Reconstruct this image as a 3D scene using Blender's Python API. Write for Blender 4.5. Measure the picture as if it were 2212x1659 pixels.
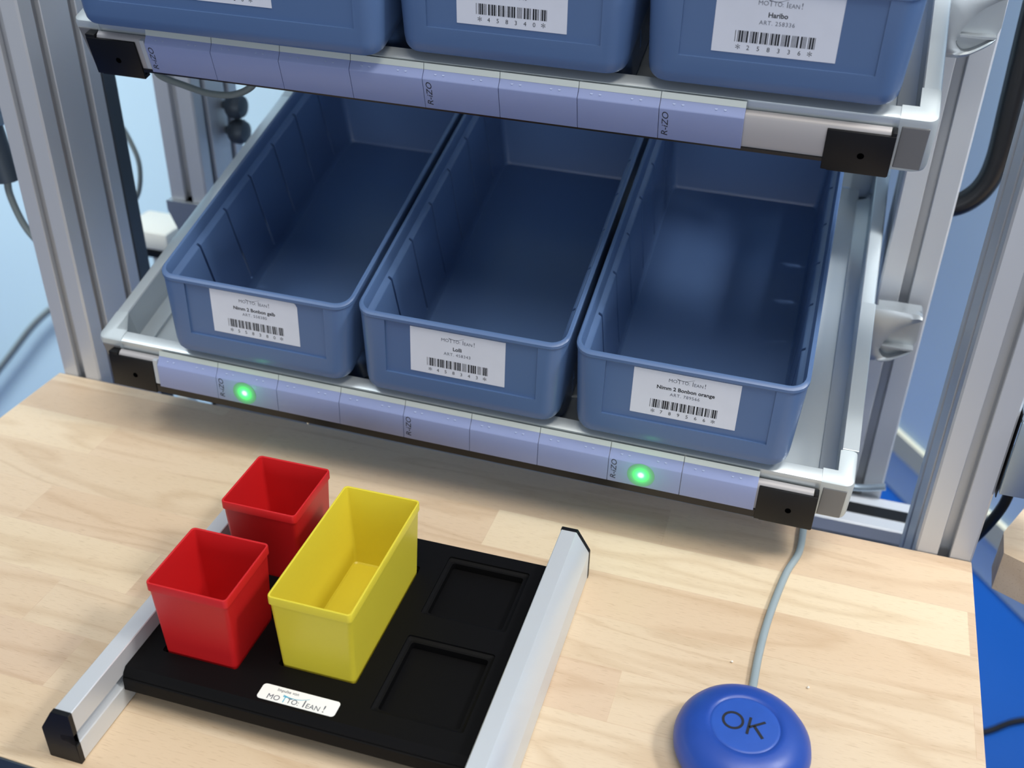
import bpy, bmesh, math, random
from mathutils import Vector, Matrix, Euler
random.seed(4)
D = bpy.data
SC = bpy.context.scene
COL = SC.collection
for o in list(D.objects): D.objects.remove(o)

# ------------------------------------------------------------------ camera, world, lights, exposure
ORIG = Vector((0, 0, 0))
cam_d = D.cameras.new('camera'); cam = D.objects.new('camera', cam_d); COL.objects.link(cam)
cam.location = (0.63951, -0.66083, 0.51484)
cam.rotation_euler = (1.00827, -0.01814, 0.31179)
cam_d.sensor_width = 36.0; cam_d.sensor_fit = 'HORIZONTAL'
cam_d.lens = 2279.62 / 2212 * 36.0
cam_d.clip_start = 0.02
cam_d.dof.use_dof = True; cam_d.dof.focus_distance = 0.69; cam_d.dof.aperture_fstop = 7.0
SC.camera = cam

w = D.worlds.new('room_light'); SC.world = w; w.use_nodes = True
_nt = w.node_tree; bg = _nt.nodes['Background']; _l = _nt.links.new
_tc = _nt.nodes.new('ShaderNodeTexCoord'); _sp = _nt.nodes.new('ShaderNodeSeparateXYZ'); _cr = _nt.nodes.new('ShaderNodeValToRGB')
_mr = _nt.nodes.new('ShaderNodeMapRange'); _mr.inputs[1].default_value = -1; _mr.inputs[2].default_value = 1
_l(_tc.outputs['Generated'], _sp.inputs[0]); _l(_sp.outputs['Z'], _mr.inputs[0]); _l(_mr.outputs[0], _cr.inputs['Fac'])
_e = _cr.color_ramp.elements; _e[0].position = .38; _e[0].color = (.06, .09, .14, 1); _e[1].position = .98; _e[1].color = (.95, .97, 1, 1)
for _p, _c in ((.50, (.20, .25, .32, 1)), (.66, (.34, .39, .46, 1)), (.82, (.62, .68, .75, 1))):
    _x = _cr.color_ramp.elements.new(_p); _x.color = _c
_l(_cr.outputs['Color'], bg.inputs[0]); bg.inputs[1].default_value = 0.53

def area(name, loc, target, sx, sy, power, col):
    l = D.lights.new(name, 'AREA'); l.shape = 'RECTANGLE'; l.size = sx; l.size_y = sy; l.energy = power; l.color = col
    o = D.objects.new(name, l); COL.objects.link(o); o.location = loc
    o.rotation_euler = (Vector(target) - Vector(loc)).to_track_quat('-Z', 'Y').to_euler()
    return o
area('ceiling_light_front', (0.90, -0.62, 1.85), (0.5, -0.22, 0), 1.1, 0.35, 15.5, (1.0, 0.93, 0.82))
area('front_fill', (0.75, -2.3, 0.38), (0.45, -0.1, 0.08), 2.4, 0.6, 15.0, (0.93, 0.96, 1.0))  # added low fill, no real lamp: brightens the bin and box fronts
area('ceiling_light_right', (1.75, -0.05, 1.45), (0.55, -0.15, 0), 0.28, 0.28, 21.0, (1.0, 0.97, 0.92))
area('left_wall_fill', (-0.95, -0.35, 1.5), (-0.85, 0.72, -0.25), 1.4, 0.3, 9.0, (0.92, 0.97, 1.0)).data.spread = 1.25  # added fill with a narrow spread, only to brighten the left wall
area('far_wall_fill', (1.5, 0.15, 1.9), (1.0, 1.1, -0.5), 0.8, 0.5, 15.0, (0.92, 0.96, 1.0)).data.spread = 0.9  # added fill aimed at the angled far wall to lift its brightness

vs = SC.view_settings
vs.view_transform = 'Standard'; vs.look = 'None'; vs.gamma = 1.0; vs.exposure = 0.13
vs.use_curve_mapping = False

# ------------------------------------------------------------------ materials
def srgb(r, g, b):
    f = lambda c: (c / 255 / 12.92) if c / 255 <= 0.04045 else ((c / 255 + 0.055) / 1.055) ** 2.4
    return (f(r), f(g), f(b), 1)
MATS = {}
def mat(name, col, rough=0.5, metal=0.0, spec=0.5, bump=0.0, bscale=400, trans=0.0, sss=0.0, var=0.0, vscale=8, coat=0.0):
    m = D.materials.new(name); m.use_nodes = True; nt = m.node_tree; b = nt.nodes['Principled BSDF']
    b.inputs['Base Color'].default_value = col; b.inputs['Roughness'].default_value = rough
    b.inputs['Metallic'].default_value = metal; b.inputs['Specular IOR Level'].default_value = spec
    if coat: b.inputs['Coat Weight'].default_value = coat
    if sss:
        b.inputs['Subsurface Weight'].default_value = sss; b.inputs['Subsurface Radius'].default_value = (1, 1, 1); b.inputs['Subsurface Scale'].default_value = 0.003
    if trans: b.inputs['Transmission Weight'].default_value = trans
    tc = nt.nodes.new('ShaderNodeTexCoord')
    n = nt.nodes.new('ShaderNodeTexNoise'); n.inputs['Scale'].default_value = vscale; n.inputs['Detail'].default_value = 4
    nt.links.new(tc.outputs['Object'], n.inputs['Vector'])
    mx = nt.nodes.new('ShaderNodeMix'); mx.data_type = 'RGBA'; mx.blend_type = 'MULTIPLY'
    mx.inputs['Factor'].default_value = 1.0
    mx.inputs['A'].default_value = col
    cr = nt.nodes.new('ShaderNodeValToRGB'); cr.color_ramp.elements[0].position = .3; cr.color_ramp.elements[1].position = .7
    v = 1 - max(var, 0.015)
    cr.color_ramp.elements[0].color = (v, v, v, 1); cr.color_ramp.elements[1].color = (1, 1, 1, 1)
    nt.links.new(n.outputs['Fac'], cr.inputs['Fac']); nt.links.new(cr.outputs['Color'], mx.inputs['B'])
    nt.links.new(mx.outputs['Result'], b.inputs['Base Color'])
    if bump:
        n2 = nt.nodes.new('ShaderNodeTexNoise'); n2.inputs['Scale'].default_value = bscale; n2.inputs['Detail'].default_value = 3
        nt.links.new(tc.outputs['Object'], n2.inputs['Vector'])
        bp = nt.nodes.new('ShaderNodeBump'); bp.inputs['Strength'].default_value = bump; bp.inputs['Distance'].default_value = 0.0005
        nt.links.new(n2.outputs['Fac'], bp.inputs['Height']); nt.links.new(bp.outputs['Normal'], b.inputs['Normal'])
    MATS[name] = m
    return m
M_ALU = mat('anodised_aluminium', srgb(176, 180, 186), 0.38, 0.85, bump=0.02, bscale=900)
M_ALUP = mat('upright_aluminium', srgb(196, 200, 206), 0.42, 0.35, bump=0.02, bscale=900)
M_ALUL = mat('pale_aluminium', srgb(205, 214, 218), 0.35, 0.6)
M_RAIL = mat('silver_tray_rail', srgb(216, 222, 228), 0.33, 0.35)
M_CAPG = mat('cast_corner', srgb(190, 200, 205), 0.5, 0.35, bump=0.08, bscale=1200)
M_CORNP = mat('corner_panel_grey', srgb(120, 122, 125), 0.6, 0.2)
M_DARKG = mat('dark_grey_metal', srgb(70, 80, 90), 0.5, 0.4)
M_BLACK = mat('black_plastic', srgb(12, 13, 16), 0.45, spec=0.3, bump=0.05)
M_PRINT3D = mat('black_printed_plastic', srgb(5, 5, 7), 0.6, spec=0.15, bump=0.15, bscale=300)
M_RUBBER = mat('black_rubber', srgb(14, 15, 18), 0.35)
M_BIN = mat('blue_bin_plastic', srgb(80, 107, 150), 0.36, bump=0.04, bscale=1500, var=0.03)
M_RED = mat('red_plastic', srgb(204, 30, 34), 0.4, sss=0.15, bump=0.02, bscale=700)
M_YEL = mat('yellow_plastic', srgb(224, 208, 62), 0.4, sss=0.2, bump=0.02, bscale=700)
M_LILAC = mat('lilac_cover', srgb(140, 153, 196), 0.45, sss=0.2)
M_DOT = mat('pale_lilac_dot', srgb(164, 178, 212), 0.45)
M_FLANGE = mat('milky_flange', srgb(190, 200, 198), 0.3, spec=0.6)
M_CLEAR = mat('clear_end_piece', srgb(175, 182, 190), 0.25)
M_RAILF = mat('rail_face_grey', srgb(168, 166, 168), 0.5, 0.2)
M_LABEL = mat('label_paper', srgb(212, 218, 232), 0.6, var=0.04, vscale=60)
M_INK = mat('label_ink', srgb(24, 28, 38), 0.7)
M_INKG = mat('label_ink_grey', srgb(82, 88, 104), 0.7)
M_CYAN = mat('cyan_ink', srgb(70, 170, 205), 0.6)
M_STICK = mat('white_sticker', srgb(244, 246, 246), 0.35)
M_BTN = mat('blue_button_plastic', srgb(32, 74, 168), 0.38, bump=0.12, bscale=250, var=0.12, vscale=40)
M_BTN2 = mat('blue_button_disc', srgb(42, 88, 184), 0.42, bump=0.12, bscale=250, var=0.15, vscale=60)
M_CABLE = mat('grey_cable', srgb(150, 165, 172), 0.45)
M_CABLED = mat('grey_green_cable', srgb(118, 128, 128), 0.5)
M_WALL = mat('pale_blue_wall', srgb(192, 220, 234), 0.9, var=0.03, vscale=2)
M_WALL2 = mat('grey_blue_wall', srgb(176, 200, 222), 0.9, var=0.05, vscale=3)
M_FLOOR = mat('blue_floor', srgb(0, 66, 140), 0.45, var=0.05, vscale=3)
M_BEIGE = mat('beige_band', srgb(176, 176, 160), 0.8)
M_WHITE = mat('white_paint', srgb(225, 225, 215), 0.5)
M_CHROME = mat('cast_lever_metal', srgb(178, 184, 188), 0.35, 0.7, bump=0.03)
M_BRKT = mat('bracket_steel', srgb(150, 166, 180), 0.35, 0.7)
M_CRUMB = mat('crumb', srgb(240, 236, 225), 0.6)
M_HOLE = mat('hole_dark', srgb(2, 2, 3), 0.9, spec=0.0)

def wood():
    m = D.materials.new('beech_butcher_block'); m.use_nodes = True; nt = m.node_tree; L = nt.links.new; N = nt.nodes.new
    b = nt.nodes['Principled BSDF']; b.inputs['Roughness'].default_value = 0.42
    tc = N('ShaderNodeTexCoord'); mp = N('ShaderNodeMapping'); L(tc.outputs['Object'], mp.inputs['Vector'])
    mp.inputs['Location'].default_value = (0.11, 0.013, 0)
    br = N('ShaderNodeTexBrick'); L(mp.outputs[0], br.inputs['Vector'])
    br.inputs['Scale'].default_value = 1.0; br.inputs['Brick Width'].default_value = 0.34; br.inputs['Row Height'].default_value = 0.043
    br.inputs['Mortar Size'].default_value = 0.00025; br.offset = 0.37; br.offset_frequency = 2; br.squash = 1.35; br.squash_frequency = 3
    br.inputs['Color1'].default_value = (0, 0, 0, 1); br.inputs['Color2'].default_value = (1, 1, 1, 1); br.inputs['Mortar'].default_value = (0.1, 0.1, 0.1, 1)
    br.inputs['Bias'].default_value = 0.0
    r1 = N('ShaderNodeValToRGB'); e = r1.color_ramp.elements
    e[0].position = 0; e[0].color = srgb(216, 192, 166); e[1].position = 1; e[1].color = srgb(230, 214, 186)
    x = r1.color_ramp.elements.new(.35); x.color = srgb(223, 205, 178)
    x = r1.color_ramp.elements.new(.7); x.color = srgb(221, 199, 172)
    L(br.outputs['Color'], r1.inputs['Fac'])
    # flowing grain: per-stave offset noise, stretched along x
    ad = N('ShaderNodeVectorMath'); ad.operation = 'MULTIPLY_ADD'
    L(br.outputs['Color'], ad.inputs[0]); ad.inputs[1].default_value = (7.3, 3.1, 5.7); L(mp.outputs[0], ad.inputs[2])
    m2 = N('ShaderNodeMapping'); L(ad.outputs[0], m2.inputs['Vector']); m2.inputs['Scale'].default_value = (2.2, 16, 16)
    n1 = N('ShaderNodeTexNoise'); L(m2.outputs[0], n1.inputs['Vector']); n1.inputs['Scale'].default_value = 1.2; n1.inputs['Detail'].default_value = 2.5
    n1.inputs['Distortion'].default_value = 0.6
    mul = N('ShaderNodeMath'); mul.operation = 'MULTIPLY'; L(n1.outputs['Fac'], mul.inputs[0]); mul.inputs[1].default_value = 11.0
    fr = N('ShaderNodeMath'); fr.operation = 'PINGPONG'; L(mul.outputs[0], fr.inputs[0]); fr.inputs[1].default_value = 1.0
    r2 = N('ShaderNodeValToRGB'); r2.color_ramp.elements[0].color = (0.86, 0.81, 0.76, 1); r2.color_ramp.elements[1].color = (1, 1, 1, 1)
    r2.color_ramp.elements[0].position = 0.0; r2.color_ramp.elements[1].position = 0.45
    L(fr.outputs[0], r2.inputs['Fac'])
    mx = N('ShaderNodeMix'); mx.data_type = 'RGBA'; mx.blend_type = 'MULTIPLY'; mx.inputs['Factor'].default_value = 0.75
    L(r1.outputs['Color'], mx.inputs['A']); L(r2.outputs['Color'], mx.inputs['B'])
    # fine pores
    m3 = N('ShaderNodeMapping'); L(tc.outputs['Object'], m3.inputs['Vector']); m3.inputs['Scale'].default_value = (110, 1500, 1000)
    n3 = N('ShaderNodeTexNoise'); L(m3.outputs[0], n3.inputs['Vector']); n3.inputs['Scale'].default_value = 1.0; n3.inputs['Detail'].default_value = 2
    r3 = N('ShaderNodeValToRGB'); r3.color_ramp.elements[0].position = 0.30; r3.color_ramp.elements[0].color = (0.74, 0.68, 0.62, 1)
    r3.color_ramp.elements[1].position = 0.42; r3.color_ramp.elements[1].color = (1, 1, 1, 1)
    L(n3.outputs['Fac'], r3.inputs['Fac'])
    mx2 = N('ShaderNodeMix'); mx2.data_type = 'RGBA'; mx2.blend_type = 'MULTIPLY'; mx2.inputs['Factor'].default_value = 0.55
    L(mx.outputs['Result'], mx2.inputs['A']); L(r3.outputs['Color'], mx2.inputs['B'])
    # blotches
    n4 = N('ShaderNodeTexNoise'); n4.inputs['Scale'].default_value = 5; L(m2.outputs[0], n4.inputs['Vector']); n4.inputs['Scale'].default_value = .5
    r4 = N('ShaderNodeValToRGB'); r4.color_ramp.elements[0].position = .35; r4.color_ramp.elements[1].position = .7
    r4.color_ramp.elements[0].color = (0.93, 0.88, 0.83, 1); r4.color_ramp.elements[1].color = (1.0, 1.0, 1.0, 1)
    L(n4.outputs['Fac'], r4.inputs['Fac'])
    mx3 = N('ShaderNodeMix'); mx3.data_type = 'RGBA'; mx3.blend_type = 'MULTIPLY'; mx3.inputs['Factor'].default_value = 0.9
    L(mx2.outputs['Result'], mx3.inputs['A']); L(r4.outputs['Color'], mx3.inputs['B'])
    L(mx3.outputs['Result'], b.inputs['Base Color'])
    bp = N('ShaderNodeBump'); bp.inputs['Strength'].default_value = 0.08; bp.inputs['Distance'].default_value = 0.0004
    L(n3.outputs['Fac'], bp.inputs['Height']); L(bp.outputs[0], b.inputs['Normal'])
    return m
M_WOOD = wood()

def led_mat():
    # lit diode seen through its diffusing lens: white core, green ring, fading to the cover colour
    m = D.materials.new('lit_green_lens'); m.use_nodes = True; nt = m.node_tree; L = nt.links.new; N = nt.nodes.new
    b = nt.nodes['Principled BSDF']; b.inputs['Roughness'].default_value = .45
    b.inputs['Base Color'].default_value = srgb(110, 150, 130)
    tc = N('ShaderNodeTexCoord'); ln = N('ShaderNodeVectorMath'); ln.operation = 'LENGTH'; L(tc.outputs['Object'], ln.inputs[0])
    mr = N('ShaderNodeMapRange'); L(ln.outputs['Value'], mr.inputs[0]); mr.inputs[1].default_value = 0; mr.inputs[2].default_value = 0.0105
    cr = N('ShaderNodeValToRGB'); L(mr.outputs[0], cr.inputs['Fac']); e = cr.color_ramp.elements
    e[0].position = 0.0; e[0].color = (1.0, 1.0, 1.0, 1); e[1].position = 1.0; e[1].color = (0, 0.0, 0, 1)
    for pz, c in ((0.14, (0.75, 1.0, 0.85, 1)), (0.27, (0.05, 0.95, 0.28, 1)), (0.47, (0.0, 0.75, 0.06, 1)), (0.62, (0.0, 0.28, 0.03, 1)), (0.8, (0, 0.07, 0.02, 1))):
        x = cr.color_ramp.elements.new(pz); x.color = c
    L(cr.outputs['Color'], b.inputs['Emission Color']); b.inputs['Emission Strength'].default_value = 1.0
    return m
M_LED = led_mat()

# ------------------------------------------------------------------ helpers
def obj(name, bm, m, parent=None, smooth=None, loc=None, rot=None):
    bmesh.ops.recalc_face_normals(bm, faces=bm.faces)
    me = D.meshes.new(name); bm.to_mesh(me); bm.free()
    me.materials.append(m)
    o = D.objects.new(name, me); COL.objects.link(o)
    if smooth is not None:
        for p in me.polygons: p.use_smooth = True
        me.set_sharp_from_angle(angle=math.radians(smooth))
    if parent: o.parent = parent
    if loc: o.location = loc
    if rot: o.rotation_euler = rot
    return o
def tag(o, label, cat, group=None, kind=None):
    o['label'] = label; o['category'] = cat
    if group: o['group'] = group
    if kind: o['kind'] = kind
    return o
def thing(name, label, cat, loc=(0, 0, 0), rot=(0, 0, 0), group=None):
    o = D.objects.new(name, None); COL.objects.link(o); o.empty_display_size = .05
    o.location = loc; o.rotation_euler = rot
    return tag(o, label, cat, group)
def struct(o): o['kind'] = 'structure'; return o
def box(bm, x0, x1, y0, y1, z0, z1, bev=0.0, seg=2):
    g = bmesh.ops.create_cube(bm, size=1)
    for v in g['verts']:
        v.co = Vector(((x0 + x1) / 2 + v.co.x * (x1 - x0), (y0 + y1) / 2 + v.co.y * (y1 - y0), (z0 + z1) / 2 + v.co.z * (z1 - z0)))
    if bev:
        es = list({e for v in g['verts'] for e in v.link_edges})
        bmesh.ops.bevel(bm, geom=es, offset=bev, segments=seg, affect='EDGES', profile=0.5)
    return bm
def nb(): return bmesh.new()
def prism(bm, pts, a0, a1, axis='x'):
    """extrude a 2-D outline along an axis; pts are (y,z) for x, (x,z) for y, (x,y) for z"""
    def P(p, a):
        return {'x': (a, p[0], p[1]), 'y': (p[0], a, p[1]), 'z': (p[0], p[1], a)}[axis]
    A = [bm.verts.new(P(p, a0)) for p in pts]; B = [bm.verts.new(P(p, a1)) for p in pts]
    n = len(pts)
    for i in range(n):
        j = (i + 1) % n; bm.faces.new((A[i], A[j], B[j], B[i]))
    fs = [bm.faces.new(A), bm.faces.new(B[::-1])]
    bmesh.ops.triangulate(bm, faces=fs, quad_method='BEAUTY', ngon_method='EAR_CLIP')
    return bm
def rr(x0, x1, y0, y1, r, z, n=6, r2=None):
    """rounded rectangle ring; z may be a function of (x, y)"""
    out = []
    for (cx, cy, a0) in ((x1 - r, y0 + r, -90), (x1 - r, y1 - r, 0), (x0 + r, y1 - r, 90), (x0 + r, y0 + r, 180)):
        for i in range(n + 1):
            a = math.radians(a0 + 90 * i / n); out.append((cx + r * math.cos(a), cy + r * math.sin(a), z))
    return out
def loft(bm, rings, cap0=True, cap1=True):
    V = [[bm.verts.new(p) for p in r] for r in rings]
    n = len(V[0])
    for a, b in zip(V, V[1:]):
        for i in range(n):
            j = (i + 1) % n; bm.faces.new((a[i], a[j], b[j], b[i]))
    if cap0: bm.faces.new(V[0][::-1])
    if cap1: bm.faces.new(V[-1])
    return bm
def catmull(pts, n=8):
    P = [Vector(p) for p in pts]; P = [2 * P[0] - P[1]] + P + [2 * P[-1] - P[-2]]; out = []
    for i in range(1, len(P) - 2):
        a, b, c, d = P[i - 1:i + 3]
        for k in range(n):
            t = k / n
            out.append(0.5 * (2 * b + (c - a) * t + (2 * a - 5 * b + 4 * c - d) * t * t + (3 * b - a - 3 * c + d) * t ** 3))
    return out + [P[-2]]
def tube(bm, pts, r, seg=12, n=8, rf=None):
    C = catmull(pts, n); up = Vector((0.13, 0.2, 0.97)); prev = None; rings = []
    for i, c in enumerate(C):
        t = (C[min(i + 1, len(C) - 1)] - C[max(i - 1, 0)]).normalized()
        if prev is None: s = t.cross(up).normalized()
        else: s = (prev - t * prev.dot(t)).normalized()
        prev = s; u = s.cross(t); rad = rf(i / (len(C) - 1)) if rf else r
        rings.append([c + s * math.cos(2 * math.pi * k / seg) * rad + u * math.sin(2 * math.pi * k / seg) * rad for k in range(seg)])
    return loft(bm, rings)
def cyl(bm, p0, p1, r0, r1=None, seg=24):
    r1 = r0 if r1 is None else r1
    p0, p1 = Vector(p0), Vector(p1); t = (p1 - p0).normalized(); s = t.orthogonal().normalized(); u = t.cross(s)
    R = lambda p, r: [p + s * math.cos(2 * math.pi * k / seg) * r + u * math.sin(2 * math.pi * k / seg) * r for k in range(seg)]
    return loft(bm, [R(p0, r0), R(p1, r1)])
def lathe(bm, prof, seg=64):
    rings = [[(r * math.cos(2 * math.pi * k / seg), r * math.sin(2 * math.pi * k / seg), z) for k in range(seg)] for r, z in prof]
    return loft(bm, rings)
def boolean(o, cutter_bm):
    me = D.meshes.new('cut'); bmesh.ops.recalc_face_normals(cutter_bm, faces=cutter_bm.faces); cutter_bm.to_mesh(me); cutter_bm.free()
    c = D.objects.new('cut', me); COL.objects.link(c)
    md = o.modifiers.new('b', 'BOOLEAN'); md.operation = 'DIFFERENCE'; md.object = c; md.solver = 'EXACT'; md.use_self = False
    bpy.context.view_layer.update(); c.matrix_world = o.matrix_world; bpy.context.view_layer.update()
    dg = bpy.context.evaluated_depsgraph_get()
    nm = D.meshes.new_from_object(o.evaluated_get(dg))
    o.modifiers.clear(); old = o.data; o.data = nm; nm.name = old.name; D.meshes.remove(old); D.objects.remove(c); D.meshes.remove(me)
def text_bm(bm, s, size, x=0, y=0, align='CENTER', xs=1.0, ext=0.00004, shear=0.0, weight=0.0, spacing=1.0, mtx=None):
    """text as a thin solid in the xy plane"""
    cu = D.curves.new('t', 'FONT'); cu.body = s; cu.size = size; cu.align_x = align; cu.extrude = ext; cu.shear = shear; cu.offset = weight
    cu.space_character = spacing; cu.resolution_u = 3
    o = D.objects.new('t', cu); COL.objects.link(o); bpy.context.view_layer.update()
    me = D.meshes.new_from_object(o.evaluated_get(bpy.context.evaluated_depsgraph_get()))
    T = Matrix.Translation((x, y, 0)) @ Matrix.Diagonal((xs, 1, 1, 1))
    if mtx: T = mtx @ T
    me.transform(T); bm.from_mesh(me)
    D.objects.remove(o); D.curves.remove(cu); D.meshes.remove(me)
    return bm
def ribbon(bm, pts, wf, z0=-0.00004, z1=0.00004):
    """stroke of varying width along 2-D points"""
    n = len(pts); L_, R_ = [], []
    for i, p in enumerate(pts):
        a = Vector(pts[max(i - 1, 0)]); b = Vector(pts[min(i + 1, n - 1)]); t = (b - a).normalized(); nn = Vector((-t.y, t.x)) * wf(i / (n - 1)) / 2
        L_.append(Vector(p) + nn); R_.append(Vector(p) - nn)
    for z in (z1,):
        for i in range(n - 1):
            bm.faces.new([bm.verts.new((q.x, q.y, z)) for q in (R_[i], R_[i + 1], L_[i + 1], L_[i])])
    return bm
C39 = {'0': 'nnnwwnwnn', '1': 'wnnwnnnnw', '2': 'nnwwnnnnw', '3': 'wnwwnnnnn', '4': 'nnnwwnnnw', '5': 'wnnwwnnnn', '6': 'nnwwwnnnn', '7': 'nnnwnnwnw', '8': 'wnnwnnwnn', '9': 'nnwwnnwnn', '*': 'nwnnwnwnn'}
def barcode(bm, s, x0, x1, y0, y1, z=0.00004):
    seq = []
    for ch in s:
        for i, c in enumerate(C39[ch]): seq.append((i % 2 == 0, 3 if c == 'w' else 1))
        seq.append((False, 1))
    tot = sum(q[1] for q in seq) - 1; k = (x1 - x0) / tot; x = x0
    for on, wd in seq:
        if on: bm.faces.new([bm.verts.new(p) for p in ((x, y0, z), (x + wd * k, y0, z), (x + wd * k, y1, z), (x, y1, z))])
        x += wd * k
    return bm

# shelf frames measured from the place: origin and orientation of each tilted shelf
SH = {'L': (Vector((0.1598, -0.0639, 0.0786)), (0.2968, 0.0136, 0.0124), -0.2901),
      'U': (Vector((0.1613, -0.0216, 0.3173)), (0.3622, 0.0104, 0.0025), -0.0985)}
def shm(s, loc=(0, 0, 0), rx=0.0):
    o, r, _ = SH[s]
    return Matrix.Translation(o) @ Euler(r, 'XYZ').to_matrix().to_4x4() @ Matrix.Translation(loc) @ Matrix.Rotation(rx, 4, 'X')

# ------------------------------------------------------------------ setting
FZ = -0.80
bm = nb(); box(bm, -4, 5, -3, 6, FZ - .05, FZ); struct(obj('floor', bm, M_FLOOR))
bm = nb(); box(bm, -3.0, 0.34, 0.72, 0.80, FZ, 2.4); struct(obj('wall_left', bm, M_WALL))
# far wall on the right, running away at an angle
P0 = Vector((0.851, 1.243)); dr = Vector((0.251, -0.349)).normalized(); nr = Vector((dr.y, -dr.x)) * -1
def slab(name, a, b, t0, t1, z0, z1, m):
    A = P0 + dr * a; B = P0 + dr * b; bm = nb()
    prism(bm, [tuple(A + nr * t0), tuple(B + nr * t0), tuple(B + nr * t1), tuple(A + nr * t1)], z0, z1, 'z')
    return struct(obj(name, bm, m))
slab('wall_right', -2.6, 1.6, 0.0, 0.08, FZ, 2.4, M_WALL2)
slab('baseboard_right', -2.6, 1.6, -0.012, 0.0, FZ + 0.09, FZ + 0.135, M_BEIGE)

# ------------------------------------------------------------------ workbench
TW, TD = 0.7895, 0.3654
wb = thing('workbench', 'workbench with a pale beech butcher block top under the lower shelf', 'workbench', (TW / 2, -TD / 2, FZ))
def wbp(name, bm, m): return obj(name, bm, m, wb, loc=(-TW / 2, TD / 2, -FZ))
bm = nb(); box(bm, 0, TW, -TD, 0, -0.030, 0, bev=0.0012); wbp('tabletop', bm, M_WOOD)
bm = nb(); box(bm, .0005, TW - .0005, -TD - .0012, -TD, -.0295, -.0006, bev=.0003); wbp('edge_band', bm, M_DARKG)
for x in (0.03, TW - 0.07):
    bm = nb(); box(bm, x, x + .04, -TD + .03, -TD + .07, FZ, -0.0302, bev=0.002); wbp('leg', bm, M_ALUP)

# ------------------------------------------------------------------ slotted aluminium profiles
def slot_profile(W, H, ow=0.0082):
    """outline of a slotted 40-series profile, W x H, slots centred on every 40 mm module"""
    pts = []
    def side(L_, fx):
        out = [(0.0015, 0)]
        k = max(1, round(L_ / 0.04)); st = L_ / k
        for i in range(k):
            c = st * (i + .5); h = ow / 2
            out += [(c - h - .0005, 0), (c - h, .0006), (c - h, .0045), (c - .0095, .0055), (c - .0095, .0075), (c - .004, .0125), (c + .004, .0125), (c + .0095, .0075), (c + .0095, .0055), (c + h, .0045), (c + h, .0006), (c + h + .0005, 0)]
        out += [(L_ - .0015, 0)]
        return [fx(a, b) for a, b in out]
    pts += side(W, lambda a, b: (a, b))
    pts += side(H, lambda a, b: (W - b, a))
    pts += side(W, lambda a, b: (W - a, H - b))
    pts += side(H, lambda a, b: (b, H - a))
    return pts
def post(name, label, x, y, z0, z1, W=.0395, H=.08, m=M_ALUP, cat='upright post', group='slotted aluminium uprights'):
    bm = nb(); prism(bm, slot_profile(W, H), 0, z1 - z0, 'z')
    o = obj(name, bm, m, loc=(x, y, z0)); return tag(o, label, cat, group)
post('upright_post', 'slotted aluminium upright at the back left corner of the wooden table', 0.0040, 0.0005, FZ, 1.25)
post('upright_post', 'slotted aluminium upright at the back right corner of the wooden table', 0.7500, 0.0005, FZ, 1.25)
post('upright_post', 'shorter slotted aluminium upright behind the left end of the shelves, ending on a foot bracket', 0.0035, 0.2, 0.0935, 1.25, W=.0425)
post('upright_post', 'slotted aluminium upright behind the right end of the shelves, with the lever clamps', 0.6970, 0.2005, FZ, 1.25, W=.0435)
bm = nb(); box(bm, 0.010, 0.0435, 0.0815, 0.098, FZ, 1.25, bev=.001)
tag(obj('cable_duct', bm, M_DARKG), 'dark grey duct running up behind the left front upright', 'cable duct')
# foot bracket of the rear left upright
t = thing('foot_bracket', 'grey cast foot bracket under the rear left upright', 'bracket', (0.025, 0.24, 0.0))
bm = nb(); prism(bm, [(-.024, .0930), (.024, .0930), (.024, .083), (.012, .050), (-.010, .050), (-.024, .083)], -.045, .042, 'y'); obj('bracket_body', bm, M_CHROME, t)
bm = nb(); box(bm, -.020, .014, -.03, .03, FZ, .0495, bev=.002); obj('bracket_stem', bm, M_DARKG, t)
# cross beam low behind the table
t = thing('cross_beam', 'horizontal slotted aluminium beam low behind the table, right of the shelf corner', 'beam', (.045, .152, -.182))
bm = nb(); prism(bm, slot_profile(.046, .080, .0100), 0, .744, 'x'); obj('beam_profile', bm, M_ALUP, t)
bm = nb(); box(bm, .002, .742, .0150, .0305, .0795, .0808, bev=.0003); obj('slot_shade', bm, M_BLACK, t)  # flat black strip standing in for the shade inside the open slot

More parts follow.
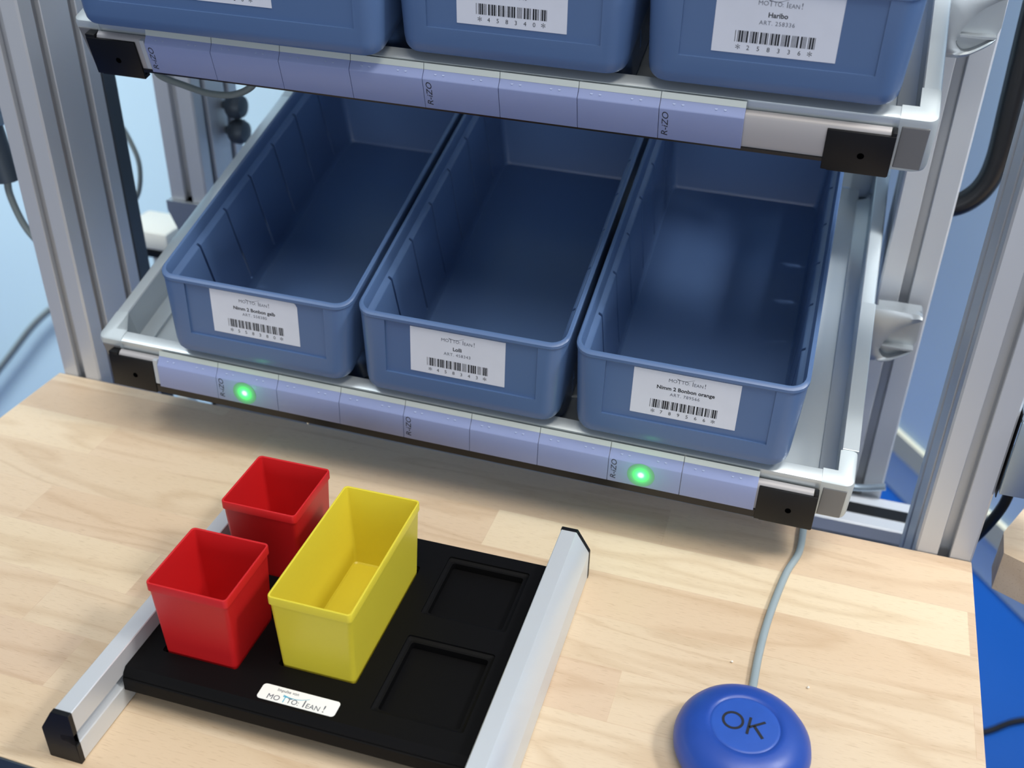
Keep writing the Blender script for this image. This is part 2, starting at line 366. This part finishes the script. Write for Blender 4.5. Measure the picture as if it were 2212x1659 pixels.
# ------------------------------------------------------------------ shelves
X0, X1, DF, HF, DB = -0.0575, 0.5338, 0.0090, 0.0071, 0.385
def shelf(s, label):
    t = thing('tilted_shelf', label, 'shelf', group='tilted aluminium tray shelves'); t.matrix_world = shm(s)
    prof = [(0, -.033), (0, .0042), (.0009, .0063), (.003, .0071), (.0105, .0071), (.0113, .0063), (.0113, -.020), (.022, -.0235), (.022, -.033)]
    c = 0.030
    bm = nb(); prism(bm, [(X0 + a, b) for a, b in prof], DF + c, DB - c, 'y'); obj('side_rail', bm, M_ALUL, t, smooth=40)
    bm = nb(); prism(bm, [(X1 - a, b) for a, b in prof], DF + c, DB - c, 'y'); obj('side_rail', bm, M_ALUL, t, smooth=40)
    pf = [(0, -.0255)] + prof[1:6] + [(.0113, -.0255)]
    bm = nb(); prism(bm, [(DF + a, b) for a, b in pf], X0 + c * .72, X1 - c * .72, 'x'); obj('front_rail', bm, M_ALUL, t, smooth=40)
    bm = nb(); prism(bm, [(DB - a, b) for a, b in pf], X0 + c, X1 - c, 'x'); obj('rear_rail', bm, M_ALUL, t, smooth=40)
    bm = nb(); box(bm, X0 + .0215, X1 - .0215, DF + .011, DB - .011, -.0285, -.0262); obj('floor_panel', bm, M_ALUL, t)
    for sx, sy in ((0, 0), (1, 0), (0, 1), (1, 1)):
        cx = X0 if sx == 0 else X1; cy = DF if sy == 0 else DB; kx = 1 if sx == 0 else -1; ky = 1 if sy == 0 else -1
        cw = c * .72 if sy == 0 else c
        e = 0.0004
        def plan(off, z):
            r = .006; pts = []
            for i in range(7):
                a = math.radians(180 + 90 * i / 6); pts.append((r - e + off + (r) * math.cos(a) - 0, r - e + off + (r) * math.sin(a)))
            pts += [(cw, off - e), (cw, .0113 + e), (.0113 + e, .0113 + e), (.0113 + e, c), (off - e, c)]
            return [(cx + kx * a, cy + ky * b, z) for a, b in pts]
        rings = [plan(.003, -.0338), plan(.0005, -.031), plan(0, -.028), plan(0, .0035), plan(.0008, .0062), plan(.0028, .0075)]
        bm = nb(); loft(bm, rings, False, False)
        for ring in (rings[0], rings[-1]):
            f = bm.faces.new([bm.verts.new(p) for p in ring]); bmesh.ops.triangulate(bm, faces=[f], ngon_method='EAR_CLIP')
        bmesh.ops.remove_doubles(bm, verts=bm.verts, dist=1e-6)
        co = obj('corner_cap', bm, M_CAPG, t, smooth=40)
        if sy == 0:
            bm = nb(); box(bm, min(cx + kx * .0035, cx + kx * .0195), max(cx + kx * .0035, cx + kx * .0195), DF - .0010, DF + .001, -.0295, .0015, bev=.0007)
            obj('corner_panel', bm, M_CORNP, co)
    return t
shL = shelf('L', 'lower tilted aluminium tray shelf holding the three open blue bins')
shU = shelf('U', 'upper tilted aluminium tray shelf near the top of the picture')

# ------------------------------------------------------------------ indicator strips
PITCH = 0.0524
def strip(s, label, n, x0, texts, leds, flange):
    t = thing('indicator_strip', label, 'indicator strip', group='pick indicator strips on the shelf fronts'); t.matrix_world = shm(s, rx=SH[s][2])
    bm = nb(); prism(bm, [(.0024, -.0216), (.0024, -.0006), (.0036, .0008), (.0062, .0020), (.0072, .0016), (.0072, -.0216)], -.036, .509, 'x')
    obj('mounting_rail', bm, M_RAILF, t, smooth=50)
    bm = nb(); box(bm, -.030, .503, .0012, .0100, -.0285 if s == 'L' else -.0240, -.0218); obj('rail_seal', bm, M_RUBBER, t)
    for (a, b) in ((-.0443, -.0046), (.4727, .5124)):
        bm = nb()
        box(bm, a, b, .0004, .0023, -.0290, -.0008, bev=.0005)
        box(bm, a + .0035, b - .0005, .0012, .0078, -.0300, -.0274, bev=.0004)
        if a < 0: box(bm, a, a + .0078, .0008, .0076, -.0290, .0016, bev=.0005)
        else: box(bm, b - .0028, b, .0008, .0076, -.0290, .0016, bev=.0005)
        br = obj('end_bracket', bm, M_BLACK, t, smooth=30)
        bm = nb(); cx = (a + b) / 2 + .002; cyl(bm, (cx, .0003, -.0165), (cx, .0012, -.0165), .0021, .0021); obj('screw_hole', bm, M_HOLE, br)
    bm = nb(); box(bm, x0 - .0042, x0 - .0004, .0006, .0045, -.0205, .0015, bev=.0005); obj('end_piece', bm, M_CLEAR, t)
    fy, fz = flange; zt = -.0020 if s == 'L' else -.0002
    for i in range(n):
        a = x0 + i * PITCH + .00022; b = x0 + (i + 1) * PITCH - .00022
        bm = nb(); prism(bm, [(.0003, -.0221), (0, -.0217), (0, zt - .0008), (.00015, zt - .0002), (.0006, zt + .0003), (.0045, .0040), (.0049, .0036), (.0023, -.0010), (.0023, -.0221)], a, b, 'x')
        es = [e for e in bm.edges if abs(e.verts[0].co.x - e.verts[1].co.x) < 1e-7 and max(v.co.y for v in e.verts) < .0047 and abs(e.verts[0].co.y - e.verts[1].co.y) + abs(e.verts[0].co.z - e.verts[1].co.z) > .003]
        mo = obj('indicator_module', bm, M_LILAC, t, smooth=50)
        bm = nb(); prism(bm, [(.0044, .0041), (fy - .0003, fz), (fy, fz - .0002), (.0050, .0034)], a, b, 'x'); obj('clear_flange', bm, M_FLANGE, mo)
        # faint light dots on the sloping top
        bm = nb()
        for cx in (.0085, .0140, .0345, .0400):
            yy = .0028; zz = zt + .0003 + (yy - .0006) / .0039 * (.0037 - zt); cyl(bm, (a + cx, yy + .0001, zz - .0003), (a + cx, yy - .00003, zz + .00006), .0009, .0009, 10)
        obj('light_dots', bm, M_DOT, mo)
        R = Matrix(((1, 0, 0, a), (0, 0, -1, -.00004), (0, 1, 0, 0), (0, 0, 0, 1)))
        if i in texts:
            bm = nb(); Mt = R @ Matrix.Translation((.0058, -.0196, 0)) @ Matrix.Rotation(math.pi / 2, 4, 'Z')
            text_bm(bm, 'R-iZO', .0058, 0, 0, 'LEFT', 1.12, shear=.18, mtx=Mt); obj('lettering', bm, M_INK, mo)
        if i in leds:
            bm = nb(); bmesh.ops.create_circle(bm, cap_ends=True, segments=48, radius=.0099)
            cx = .0238
            lo = obj('lit_lens', bm, M_LED, mo, loc=(a + cx, -.00012, -.0118), rot=(math.pi / 2, 0, 0))
            lo['label'] = 'glowing green light'
            ld = D.lights.new('green_glow', 'POINT'); ld.energy = .004; ld.color = (.05, 1, .25); ld.shadow_soft_size = .003
            le = D.objects.new('green_glow', ld); COL.objects.link(le); le.parent = mo; le.location = (a + cx, -.012, -.0118)
    return t
stL = strip('L', 'row of nine lilac indicator modules with two green lights, fixed to the lower shelf front', 9, 0.0, (1, 4, 7), (1, 7), (.0060, .0080))
stU = strip('U', 'unlit row of eight lilac indicator modules fixed to the upper shelf front', 8, .0044, (0, 4, 7), (), (.0062, .0078))

bm = nb(); cyl(bm, (.1278, .0028, -.0280), (.1278, .0028, -.0305), .0012, .0009, 12); obj('white_peg', bm, M_WHITE, stL, smooth=40)
bm = nb(); box(bm, X1 - .0108, X1 + .0004, .040, .190, .0068, .0078, bev=.0004); obj('side_plate', bm, M_ALUL, shL)
# ------------------------------------------------------------------ blue storage bins
YF = lambda z: 0.0114 + (z - 0.0312) * 0.3095
LEAN = math.atan(0.3095)
def bin_mesh(W):
    bm = nb(); xa, xb = .0115, .0115 + W; yb = .345
    def ring(ins, z, yf=None, r=.012, yback=None, l=None):
        i = ins if l is None else l
        return rr(xa + i, xb - i, (YF(z) if yf is None else yf) + ins, (yb if yback is None else yback) - ins, r, z, 6)
    R = [ring(.0095, -.0258, .035, .008), ring(.0085, -.023, .034, .009), ring(.0085, .0105, .032, .009),
         ring(.0085, .0128, None, .010), ring(.0055, .0140, YF(.014) - .0030, .012), ring(.0042, .0165, YF(.0165) - .0034, .013), ring(.0036, .022, YF(.022) - .0036, .013),
         ring(.0008, .0690, YF(.069) - .0008, .013), ring(.0008, .0718, YF(.0718) - .0008, .013), ring(0, .0727, YF(.0727) - .0006, .013), ring(0, .0746, YF(.0746) - .0006, .013), ring(.0008, .0754, None, .0125)]
    yi = YF(.0732)
    R += [ring(.0028, .0754, None, .0105), ring(.0034, .0744, None, .010), ring(.0040, .0668, YF(.0732), .0095, l=.0046),
          ring(.0046, .0642, YF(.0732), .008, l=.0082), ring(.0050, .0630, YF(.0732), .006, l=.0088),
          ring(.0075, .0300, YF(.0732), .005, l=.0100), ring(.0130, -.0165, .0380, .005, l=.0125), ring(.0145, -.0190, .0385, .005, l=.0142)]
    loft(bm, R)
    me_o = obj('bin_body', bm, M_BIN)
    # recessed label panel and divider grooves
    c = nb(); px0, px1 = xa + .0233, xa + W - .0200
    p0 = Vector((YF(.0312), .0312)); tdir = Vector((math.sin(LEAN), math.cos(LEAN))); nd = Vector((-math.cos(LEAN), math.sin(LEAN)))
    q = [p0 + nd * .01 , p0 - nd * .0017, p0 - nd * .0017 + tdir * .0424, p0 + nd * .01 + tdir * .0424]
    prism(c, [tuple(v) for v in q], px0, px1, 'x')
    boolean(me_o, c)
    c = nb()
    for k in range(6):
        d = .0728 + .0446 * k
        for sg, xe in ((1, xa), (-1, xb)):
            xs = sorted((xe + sg * .0062, xe + sg * .0135)); box(c, xs[0], xs[1], d - .0012, d + .0012, -.010, .0662)
    boolean(me_o, c)
    me_o.data.polygons.foreach_set('use_smooth', [True] * len(me_o.data.polygons)); me_o.data.set_sharp_from_angle(angle=math.radians(32))
    return me_o
def label_parts(parent, lx, lw, sb, lh, name, num, W, art=True, tear=False):
    """paper label with print on the slanted front panel; lx from the bin's local origin"""
    p = Vector((0, YF(.0312), .0312)); ys = -.0012
    # panel frame: X along x, Y up the slant, Z outwards
    nx = Vector((1, 0, 0)); ty = Vector((0, math.sin(LEAN), math.cos(LEAN))); nz = nx.cross(ty)
    o = p - nz * .0017 + nz * .00025
    M = Matrix(((nx.x, ty.x, nz.x, o.x + lx), (nx.y, ty.y, nz.y, o.y), (nx.z, ty.z, nz.z, o.z), (0, 0, 0, 1)))
    bm = nb()
    if tear: out = [(0, sb), (lw, sb), (lw, sb + lh - .004), (lw - .0015, sb + lh - .0012), (lw - .005, sb + lh), (0, sb + lh)]
    else: out = [(0, sb), (lw, sb), (lw, sb + lh), (0, sb + lh)]
    prism(bm, out, -.0002, .00005, 'z'); lab = obj('label', bm, M_LABEL, parent); lab.matrix_local = M
    z = .00009; cx = lw / 2; S = lambda f: sb + f
    bm = nb()
    if name: text_bm(bm, name, .0040, cx, S(.0222), weight=.00010, ext=.00002)
    barcode(bm, '*' + num + '*', cx - .0229, cx + .0229, S(.0066), S(.0133), 0)
    for i, ch in enumerate('*' + num + '*'): text_bm(bm, ch, .0068 if ch == '*' else .0038, cx - .0205 + i * .0059, S(.0004 if ch == '*' else .0024), ext=.00002)
    for v in bm.verts: v.co.z += z
    o1 = obj('label_print', bm, M_INK, lab)
    bm = nb(); text_bm(bm, 'ART. ' + num, .0034, cx, S(.0178), ext=.00002, spacing=1.12)
    text_bm(bm, 'MO', .0036, cx - .0122, S(.0287), 'LEFT', 1.05, ext=.00002); text_bm(bm, 'T', .0046, cx - .0061, S(.0284), 'LEFT', .9, ext=.00002)
    text_bm(bm, 'TO:', .0036, cx - .0034, S(.0287), 'LEFT', .95, ext=.00002)
    text_bm(bm, 'l', .0050, cx + .0037, S(.0284), 'LEFT', 1.0, ext=.00002); text_bm(bm, 'EAN', .0034, cx + .0049, S(.0284), 'LEFT', .98, ext=.00002)
    text_bm(bm, '!', .0050, cx + .0119, S(.0284), 'LEFT', 1.0, ext=.00002)
    pts = [(cx - .0066 + .0118 * i / 14, S(.0320) - .0009 * math.sin(math.pi * min(i / 11, 1)) + (.0012 * ((i - 9) / 5) ** 2 if i > 9 else 0)) for i in range(15)]
    ribbon(bm, pts, lambda u: .00042 * (1 - .6 * u), 0, 0)
    for v in bm.verts: v.co.z += z
    obj('label_logo', bm, M_INKG, lab)
    return lab
def bin_thing(s, body, loc, label, lx, lw, sb, lh, name, num, W=.157, tear=False):
    t = thing('storage_bin', label, 'storage bin', group='blue plastic storage bins')
    t.matrix_world = shm(s, loc)
    body.parent = t
    label_parts(t, lx, lw, sb, lh, name, num, W, tear=tear)
    return t
nar = bin_mesh(.157); wide = bin_mesh(.2350)
def cp(o): c = o.copy(); COL.objects.link(c); return c
bin_thing('L', nar, (0, 0, 0), 'open blue bin labelled for yellow sweets, left of three on the lower shelf', .0552, .0718, .0055, .0368, 'Nimm 2 Bonbon gelb', '558380', tear=True)
bin_thing('L', cp(nar), (.1616, 0, 0), 'open blue bin labelled for lollipops, middle one on the lower shelf', .0538, .0712, .0045, .0364, 'Lolli', '458343')
bin_thing('L', cp(nar), (.3232, 0, 0), 'open blue bin labelled for orange sweets, right end of the lower shelf', .0542, .0722, .0054, .0357, 'Nimm 2 Bonbon orange', '789566')
bin_thing('U', cp(nar), (.1829, 0, 0), 'blue bin with barcode 458340 at the middle of the upper shelf', .0551, .0716, .0043, .0365, '', '458340')
bin_thing('U', cp(nar), (.3446, 0, 0), 'blue bin with barcode 258336 at the right end of the upper shelf', .0536, .0716, .0044, .0365, 'Haribo', '258336')
bin_thing('U', wide, (-.0545, -.011, 0), 'extra wide blue bin at the left end of the upper shelf', .0965, .0717, .0071, .0365, '', '458380', W=.235)

# ------------------------------------------------------------------ black carrier tray with aluminium rails
TY = 0.0193
TM = Matrix.Translation((0.2900, -0.3550, 0)) @ Matrix.Rotation(TY, 4, 'Z')
t = thing('carrier_tray', 'black carrier tray with silver side rails standing on the table front', 'tray'); t.matrix_world = TM
def plate():
    bm = nb(); prism(bm, [(.0508, .0285), (.0478, .0258), (.0468, .0235), (.0474, .0229), (.0460, .0222), (.0456, .0135), (.0470, .0128), (.2140, .0128), (.2150, .0138), (.2150, .0275), (.2140, .0285)], .0004, .2211, 'x')
    o = obj('plate', bm, M_PRINT3D, t, smooth=25)
    c = nb()
    for (a, b, e, f) in ((.0143, .0654, .0681, .1192), (.0173, .0684, .1489, .2000), (.0868, .1379, .0795, .1873), (.1530, .2102, .0645, .1270), (.1530, .2102, .1465, .2035)):
        k = .0035 if a > .15 else .0008
        loft(c, [rr(a + k, b - k, e + k, f - k, .002, .0212), rr(a + k, b - k, e + k, f - k, .002, .0262), rr(a + k * .6, b - k * .6, e + k * .6, f - k * .6, .002, .0264), rr(a, b, e, f, .002, .0272), rr(a, b, e, f, .002, .0300)])
    boolean(o, c)
    return o
pl = plate()
for sgn, off in ((1, 0.0), (-1, .2215)):
    PR = [(0, .0395), (-.0005, .04), (-.0107, .04), (-.0112, .0396), (-.0205, .0245), (-.0207, .0235), (-.0207, .0012), (-.0200, .0006), (-.0005, .0006), (0, .0010), (0, .0150), (-.0006, .0157), (-.0030, .0160), (-.0036, .0172), (-.0060, .0176), (-.0090, .0182), (-.0095, .0195), (-.0090, .0225), (-.0040, .0232), (-.0010, .0236), (0, .0242)]
    pr = [(off + sgn * a, b) for a, b in PR]
    bm = nb(); prism(bm, pr, .0030, .2410, 'y'); ra = obj('side_rail', bm, M_RAIL, t, smooth=35)
    for y0, y1 in ((-.0002, .0028), (.2412, .2442)):
        PC = [(a * 1.0 + (.0003 if a > -.001 else (-.0003 if a < -.0100 else 0)), b + (.0003 if b > .039 else 0) - (.0005 if b < .0013 else 0)) for a, b in PR]
        bm = nb(); prism(bm, [(off + sgn * a, b) for a, b in PC], y0, y1, 'y'); obj('end_cap', bm, M_BLACK, ra)
# sticker
bm = nb(); loft(bm, [rr(.0862, .1357, .0530, .0642, .0022, .02845), rr(.0862, .1357, .0530, .0642, .0022, .0287)])
st = obj('logo_sticker', bm, M_STICK, t)
def onp(bm, z=.02878):
    for v in bm.verts: v.co.z += z
    return bm
sx0, sy0 = .0925, .0542
bm = nb(); text_bm(bm, 'Impulse von', .0030, sx0 + .0035, .0609, 'LEFT', .95)
text_bm(bm, 'MO', .0052, sx0 - .0005, sy0, 'LEFT', 1.0); text_bm(bm, 'TO:', .0052, sx0 + .0122, sy0, 'LEFT', .92)
text_bm(bm, 'l', .0072, sx0 + .0222, sy0, 'LEFT', 1.1); text_bm(bm, 'EAN', .0048, sx0 + .0243, sy0, 'LEFT', .98); text_bm(bm, '!', .0072, sx0 + .0347, sy0, 'LEFT', 1.0)
obj('lettering', onp(bm), M_INKG, st)
bm = nb(); text_bm(bm, 'T', .0064, sx0 + .0088, sy0 - .0002, 'LEFT', .85)
pts = [(sx0 + .0088 + .0160 * i / 16, sy0 + .0048 - .0010 * math.sin(math.pi * min(i / 13, 1)) + (.0016 * ((i - 11) / 5) ** 2 if i > 11 else 0)) for i in range(17)]
ribbon(bm, pts, lambda u: .0006 * (1 - .5 * u), 0, 0); obj('lettering', onp(bm), M_CYAN, st)['label'] = 'cyan letter T with swoosh'

# ------------------------------------------------------------------ small insert boxes
def insert_box(W, L, m, label, u, v, group, inner):
    H = .0630; tp = .0022; lip = .0004
    bm = nb()
    def rg(i, z, r): return rr(i, W - i, i, L - i, r, z, 5)
    R = [rg(tp + lip + .0008, 0, .0028), rg(tp + lip, .0008, .0034), rg(lip + .0003, H - .0068, .0032), rg(lip + .0002, H - .0062, .0030), rg(0, H - .0058, .0028), rg(0, H - .0006, .0028), rg(.0002, H, .0027),
         rg(.0011, H, .0020), rg(.0013, H - .0003, .0018), rg(tp + .0025, .0022, .0030), rg(tp + .0035, .0013, .0025)]
    loft(bm, R)
    o = obj('insert_box', bm, m, smooth=28)
    o.matrix_world = TM @ Matrix.Translation((u, v, .0218))
    return tag(o, label, 'small box', group)
insert_box(.0531, .0531, M_RED, 'open red square box at the front left of the black tray', .0133, .0671, 'red insert boxes', 0)
insert_box(.0531, .0531, M_RED, 'open red square box at the back left corner of the black tray', .0163, .1479, 'red insert boxes', 0)
insert_box(.0531, .1098, M_YEL, 'open yellow oblong box in the middle of the black tray', .0858, .0785, 'yellow insert boxes', 0)

# ------------------------------------------------------------------ OK button
t = thing('push_button', 'round blue push button with black OK lettering on the table', 'push button', (.6502, -.2262, 0), (0, 0, -.07))
bm = nb(); lathe(bm, [(.034, .0003), (.0375, .002), (.0395, .007), (.0398, .0115), (.0388, .0160), (.0362, .0200), (.0325, .0233), (.0280, .0255), (.0240, .0266), (.0218, .0268), (.0206, .0263), (.0200, .0258)]); obj('dome', bm, M_BTN, t, smooth=50)
bm = nb(); lathe(bm, [(.0203, .0240), (.0203, .0256), (.0196, .02615), (.0185, .0263)]); obj('top_disc', bm, M_BTN2, t, smooth=40)
bm = nb()
cO = (-.0072, .0004)
n = 40; zt = .02655
def arc(r): return [(cO[0] + r * math.cos(2 * math.pi * k / n), cO[1] + r * 1.02 * math.sin(2 * math.pi * k / n)) for k in range(n)]
A = arc(.0064); B = arc(.0049)
loft(bm, [[(x, y, .0262) for x, y in A], [(x, y, zt) for x, y in A], [(x, y, zt) for x, y in B], [(x, y, .0262) for x, y in B]], False, False)
def bar(bm, p, q, wd):
    p, q = Vector(p), Vector(q); t_ = (q - p).normalized(); s_ = Vector((-t_.y, t_.x)) * wd / 2
    prism(bm, [tuple(p + s_), tuple(q + s_), tuple(q - s_), tuple(p - s_)], .0262, zt, 'z')
bar(bm, (.0021, .0062), (.0021, -.0064), .0016); bar(bm, (.0024, -.0012), (.0106, .0058), .0015); bar(bm, (.0050, .0008), (.0112, -.0064), .0017)
obj('lettering', bm, M_INK, t)
bm = nb(); W_ = lambda x, y, z: (t.matrix_basis.inverted() @ Vector((x, y, z)))
t_m = Matrix.Translation(t.location) @ Matrix.Rotation(-.07, 4, 'Z'); W_ = lambda x, y, z: tuple(t_m.inverted() @ Vector((x, y, z)))
tube(bm, [W_(.6508, -.190, .006), W_(.6515, -.1727, .0029), W_(.6519, -.1438, .0027), W_(.6545, -.1075, .0027), W_(.6610, -.0616, .0027), W_(.6682, -.0330, .0027), W_(.6690, 0.0, .0027), W_(.6700, .018, -.004), W_(.6700, .028, -.06), W_(.671, .03, -.25)], .0026, 12, 10)
obj('cable', bm, M_CABLE, t, smooth=60)

# crumbs on the table
for i, (x, y, r) in enumerate(((.6361, -.1551, .0010), (.6848, -.1614, .0011))):
    bm = nb(); bmesh.ops.create_icosphere(bm, subdivisions=1, radius=r)
    for v in bm.verts: v.co *= random.uniform(.75, 1.1)
    tag(obj('crumb', bm, M_CRUMB, loc=(x, y, r * .8)), ['tiny white crumb on the table between the tray and the grey cable', 'tiny white crumb on the table right of the grey cable'][i], 'crumb', 'crumbs on the table')

# ------------------------------------------------------------------ lever clamps
def resample(pts, n):
    P = [Vector(p) for p in pts]; L_ = [0]
    for a, b in zip(P, P[1:]): L_.append(L_[-1] + (b - a).length)
    out = []; j = 0
    for k in range(n):
        d = L_[-1] * k / (n - 1)
        while j < len(P) - 2 and L_[j + 1] < d: j += 1
        out.append(tuple(P[j].lerp(P[j + 1], min(1, (d - L_[j]) / max(1e-9, L_[j + 1] - L_[j])))))
    return out
LV = {'body': [(0.6892, 0.1061), (0.6984, 0.1069), (0.7126, 0.1074), (0.7219, 0.1074), (0.7327, 0.1073), (0.7339, 0.105), (0.7339, 0.1024), (0.7318, 0.1008), (0.726, 0.0978), (0.721, 0.0945), (0.7161, 0.0901), (0.7121, 0.085), (0.7089, 0.0792), (0.7071, 0.0736), (0.706, 0.0698), (0.7074, 0.0666), (0.7105, 0.0637), (0.7144, 0.0629), (0.7197, 0.0655), (0.7248, 0.0689), (0.7311, 0.0737), (0.7328, 0.0741), (0.7322, 0.0719), (0.7267, 0.0671), (0.7203, 0.0628), (0.715, 0.0596), (0.7094, 0.0581), (0.6983, 0.0581)], 'blade': [(0.7076, 0.075), (0.7193, 0.0747), (0.7323, 0.0749), (0.7326, 0.0735), (0.7269, 0.0729), (0.7182, 0.073), (0.7082, 0.0734)], 'off': (0.0029, 0.2558)}
def lever(dx, dz, label):
    t = thing('clamp_lever', label, 'clamp lever', (.70 + dx, .18, .08 + dz), group='cast clamp levers')
    bd = LV['body']
    O_ = resample([bd[5], bd[4], bd[3], bd[2], bd[1], bd[0], bd[27], bd[26], bd[25], bd[24], bd[23], bd[22], bd[21]], 30); I_ = resample(bd[6:21], 30)
    P_ = lambda q, y: (q[0] - .70, y, q[1] - .08)
    bm = nb(); loft(bm, [[P_(O_[i], -.0105), P_(((O_[i][0] + I_[i][0]) / 2, (O_[i][1] + I_[i][1]) / 2), -.0125), P_(I_[i], -.0115), P_(I_[i], -.003), P_(O_[i], -.003)] for i in range(30)])
    obj('lever_body', bm, M_CHROME, t, smooth=35)
    bm = nb(); prism(bm, [(a - .70, b - .08) for a, b in LV['blade']], -.012, -.003, 'y'); obj('lever_blade', bm, M_CHROME, t)
    bd = LV['body']
    bm = nb(); prism(bm, [(a - .70, b - .08) for a, b in bd[1:7] + [(.7345, .0800)] + bd[21:27]], -.0035, .0075, 'y'); obj('lever_web', bm, M_CHROME, t)
    bm = nb(); cyl(bm, (-.0005, .006, -.002), (-.0005, .0195, -.002), .004); obj('clamp_bolt', bm, M_DARKG, t)
    return t
lever(0, 0, 'silver cast clamp lever at the right side of the lower shelf')
lever(LV['off'][0], LV['off'][1], 'silver cast clamp lever at the right side of the upper shelf')
t = thing('side_clamp', 'pair of dark rounded clamp knobs on the rear left upright', 'clamp', (.047, .25, .17))
for z in (.011, -.015):
    bm = nb(); lathe(bm, [(.004, 0), (.004, .006), (.010, .0065), (.0125, .010), (.0125, .018), (.010, .0225), (.004, .024)], 32)
    o = obj('knob', bm, M_DARKG, t, smooth=40, loc=(0, 0, z), rot=(0, math.pi / 2, 0))

# ------------------------------------------------------------------ cables and things around
bm = nb(); tube(bm, [(.130, .036, .286), (.137, .03, .2785), (.1586, .03, .2727), (.1781, .03, .2690), (.1983, .03, .2700), (.2128, .031, .2758), (.2200, .033, .284), (.222, .04, .296)], .0026, 12)
tag(obj('cable', bm, M_CABLED, smooth=60), 'short grey cable looping below the left end of the upper shelf', 'cable')
bm = nb(); tube(bm, [(-.030, .25, .150), (-.0754, .25, .1403), (-.068, .25, .121), (-.0675, .25, .1004), (-.0746, .25, .0731), (-.0852, .25, .0554), (-.10, .25, .04)], .0028, 12)
bm2 = nb(); bm.free()
tube(bm2, [(-.100, .25, .152), (-.0820, .25, .1455), (-.070, .25, .121), (-.0665, .25, .1004), (-.0725, .25, .0731), (-.0862, .25, .0534), (-.11, .25, .03)], .0026, 12)
tag(obj('cable', bm2, M_CABLED, smooth=60), 'grey cable bowing out behind the left front upright', 'cable')
bm = nb(); tube(bm, [(-1.05, .690, -.799), (-.985, .700, -.735), (-.90, .700, -.652), (-.79, .700, -.535), (-.70, .700, -.44), (-.60, .700, -.36)], .006, 10)
tag(obj('cable', bm, M_CABLED, smooth=60), 'thin dark cable hanging in front of the pale blue wall at far left', 'cable')
# connector with cable at the far left of the front left upright
t = thing('cable_connector', 'grey cylindrical connector with cable at the left edge of the picture', 'connector', (-.052, .05, .178))
bm = nb(); cyl(bm, (-.006, 0, .030), (0, 0, -.018), .0105, .0095, 24); obj('sleeve', bm, M_DARKG, t, smooth=40)
bm = nb(); tube(bm, [(-.001, 0, -.014), (-.0030, 0, -.030), (.0005, .001, -.052), (.0070, .002, -.068), (.018, .004, -.082), (.03, .01, -.09)], .0032, 12); obj('cable', bm, M_CABLED, t, smooth=60)
bm = nb(); box(bm, -.03, .004, -.004, .02, .03, .10, bev=.003); obj('housing', bm, M_BRKT, t)
# white device between the left uprights
t = thing('white_box_device', 'small white box on a black base seen behind the left front upright', 'device', (-.131, .35, -.050))
bm = nb(); box(bm, -.035, .030, -.03, .03, .012, .036, bev=.004); obj('housing', bm, M_WHITE, t, smooth=40)
bm = nb(); box(bm, -.031, .026, -.027, .027, 0, .0118, bev=.002); obj('base', bm, M_BLACK, t, smooth=40)
bm = nb(); box(bm, -.010, .006, -.01, .01, FZ + .050, -.0002, bev=.002); obj('stand', bm, M_WHITE, t)
# black grab handle behind the right uprights
bm = nb(); tube(bm, [(.7080, .300, .1480), (.7350, .30, .1510), (.7560, .30, .1580), (.7700, .30, .1745), (.7755, .30, .2000), (.7745, .30, .2471), (.7725, .30, .3147), (.770, .30, .42), (.7600, .30, .50), (.7300, .30, .52)], .0098, 24)
tag(obj('grab_handle', bm, M_RUBBER, smooth=60), 'thick black tubular handle behind the right hand uprights', 'handle')
# steel angle bracket on the outside of the right front upright
t = thing('angle_bracket', 'steel angle bracket outside the right front upright at the picture edge', 'bracket', (.7900, .01, .06))
bm = nb(); box(bm, .0012, .060, -.014, -.011, .0055, .066, bev=.001); box(bm, .0012, .060, -.011, .05, .0630, .066, bev=.001); box(bm, .0012, .060, -.011, .05, .0055, .0085, bev=.001)
obj('bracket_plate', bm, M_BRKT, t, smooth=30)
bm = nb(); cyl(bm, (.0235, -.0142, .033), (.0235, -.020, .033), .0070, .0065, 6); obj('bolt', bm, M_DARKG, t)
bm = nb(); box(bm, .0006, .0012, -.010, .05, .0, .070); obj('rubber_pad', bm, M_RUBBER, t)
bm = nb(); tube(bm, [(.8225, .1, .062), (.8225, .1, .0025), (.8190, .1, -.024), (.8080, .1, -.0541), (.79, .1, -.09), (.77, .1, -.14)], .0042, 12)
tag(obj('cable', bm, M_RUBBER, smooth=60), 'black cable hanging beside the right front upright under the steel bracket', 'cable')
# neighbouring wooden table corner
t = thing('side_table', 'corner of another beech table at the right edge of the picture', 'table', (.83, .02, FZ))
bm = nb(); prism(bm, [(-.0160, .0235), (-.0175, -.0020), (.0100, -.0160), (.50, -.10), (.60, .30), (.03, .12)], .7650, .8000, 'z'); obj('tabletop', bm, M_WOOD, t)
bm = nb(); box(bm, .30, .34, .02, .06, 0, .7648); obj('leg', bm, M_ALUP, t)
bm = nb(); tube(bm, [(.90, .46, -.795), (.98, .575, -.795), (1.03, .615, -.795), (1.084, .655, -.795), (1.20, .70, -.795), (1.4, .74, -.795)], .005, 10)
tag(obj('cable', bm, M_RUBBER, smooth=60), 'black cable lying on the blue floor at the lower right', 'cable')
# tie rod between beam and shelf
bm = nb(); tube(bm, [(.700, .1955, -.092), (.7190, .1950, -.093), (.742, .1945, -.086)], .0035, 10)
tag(obj('tie_rod', bm, M_BRKT, smooth=60), 'thin metal tie rod below the right end of the lower shelf', 'rod')
# little drop under the third module
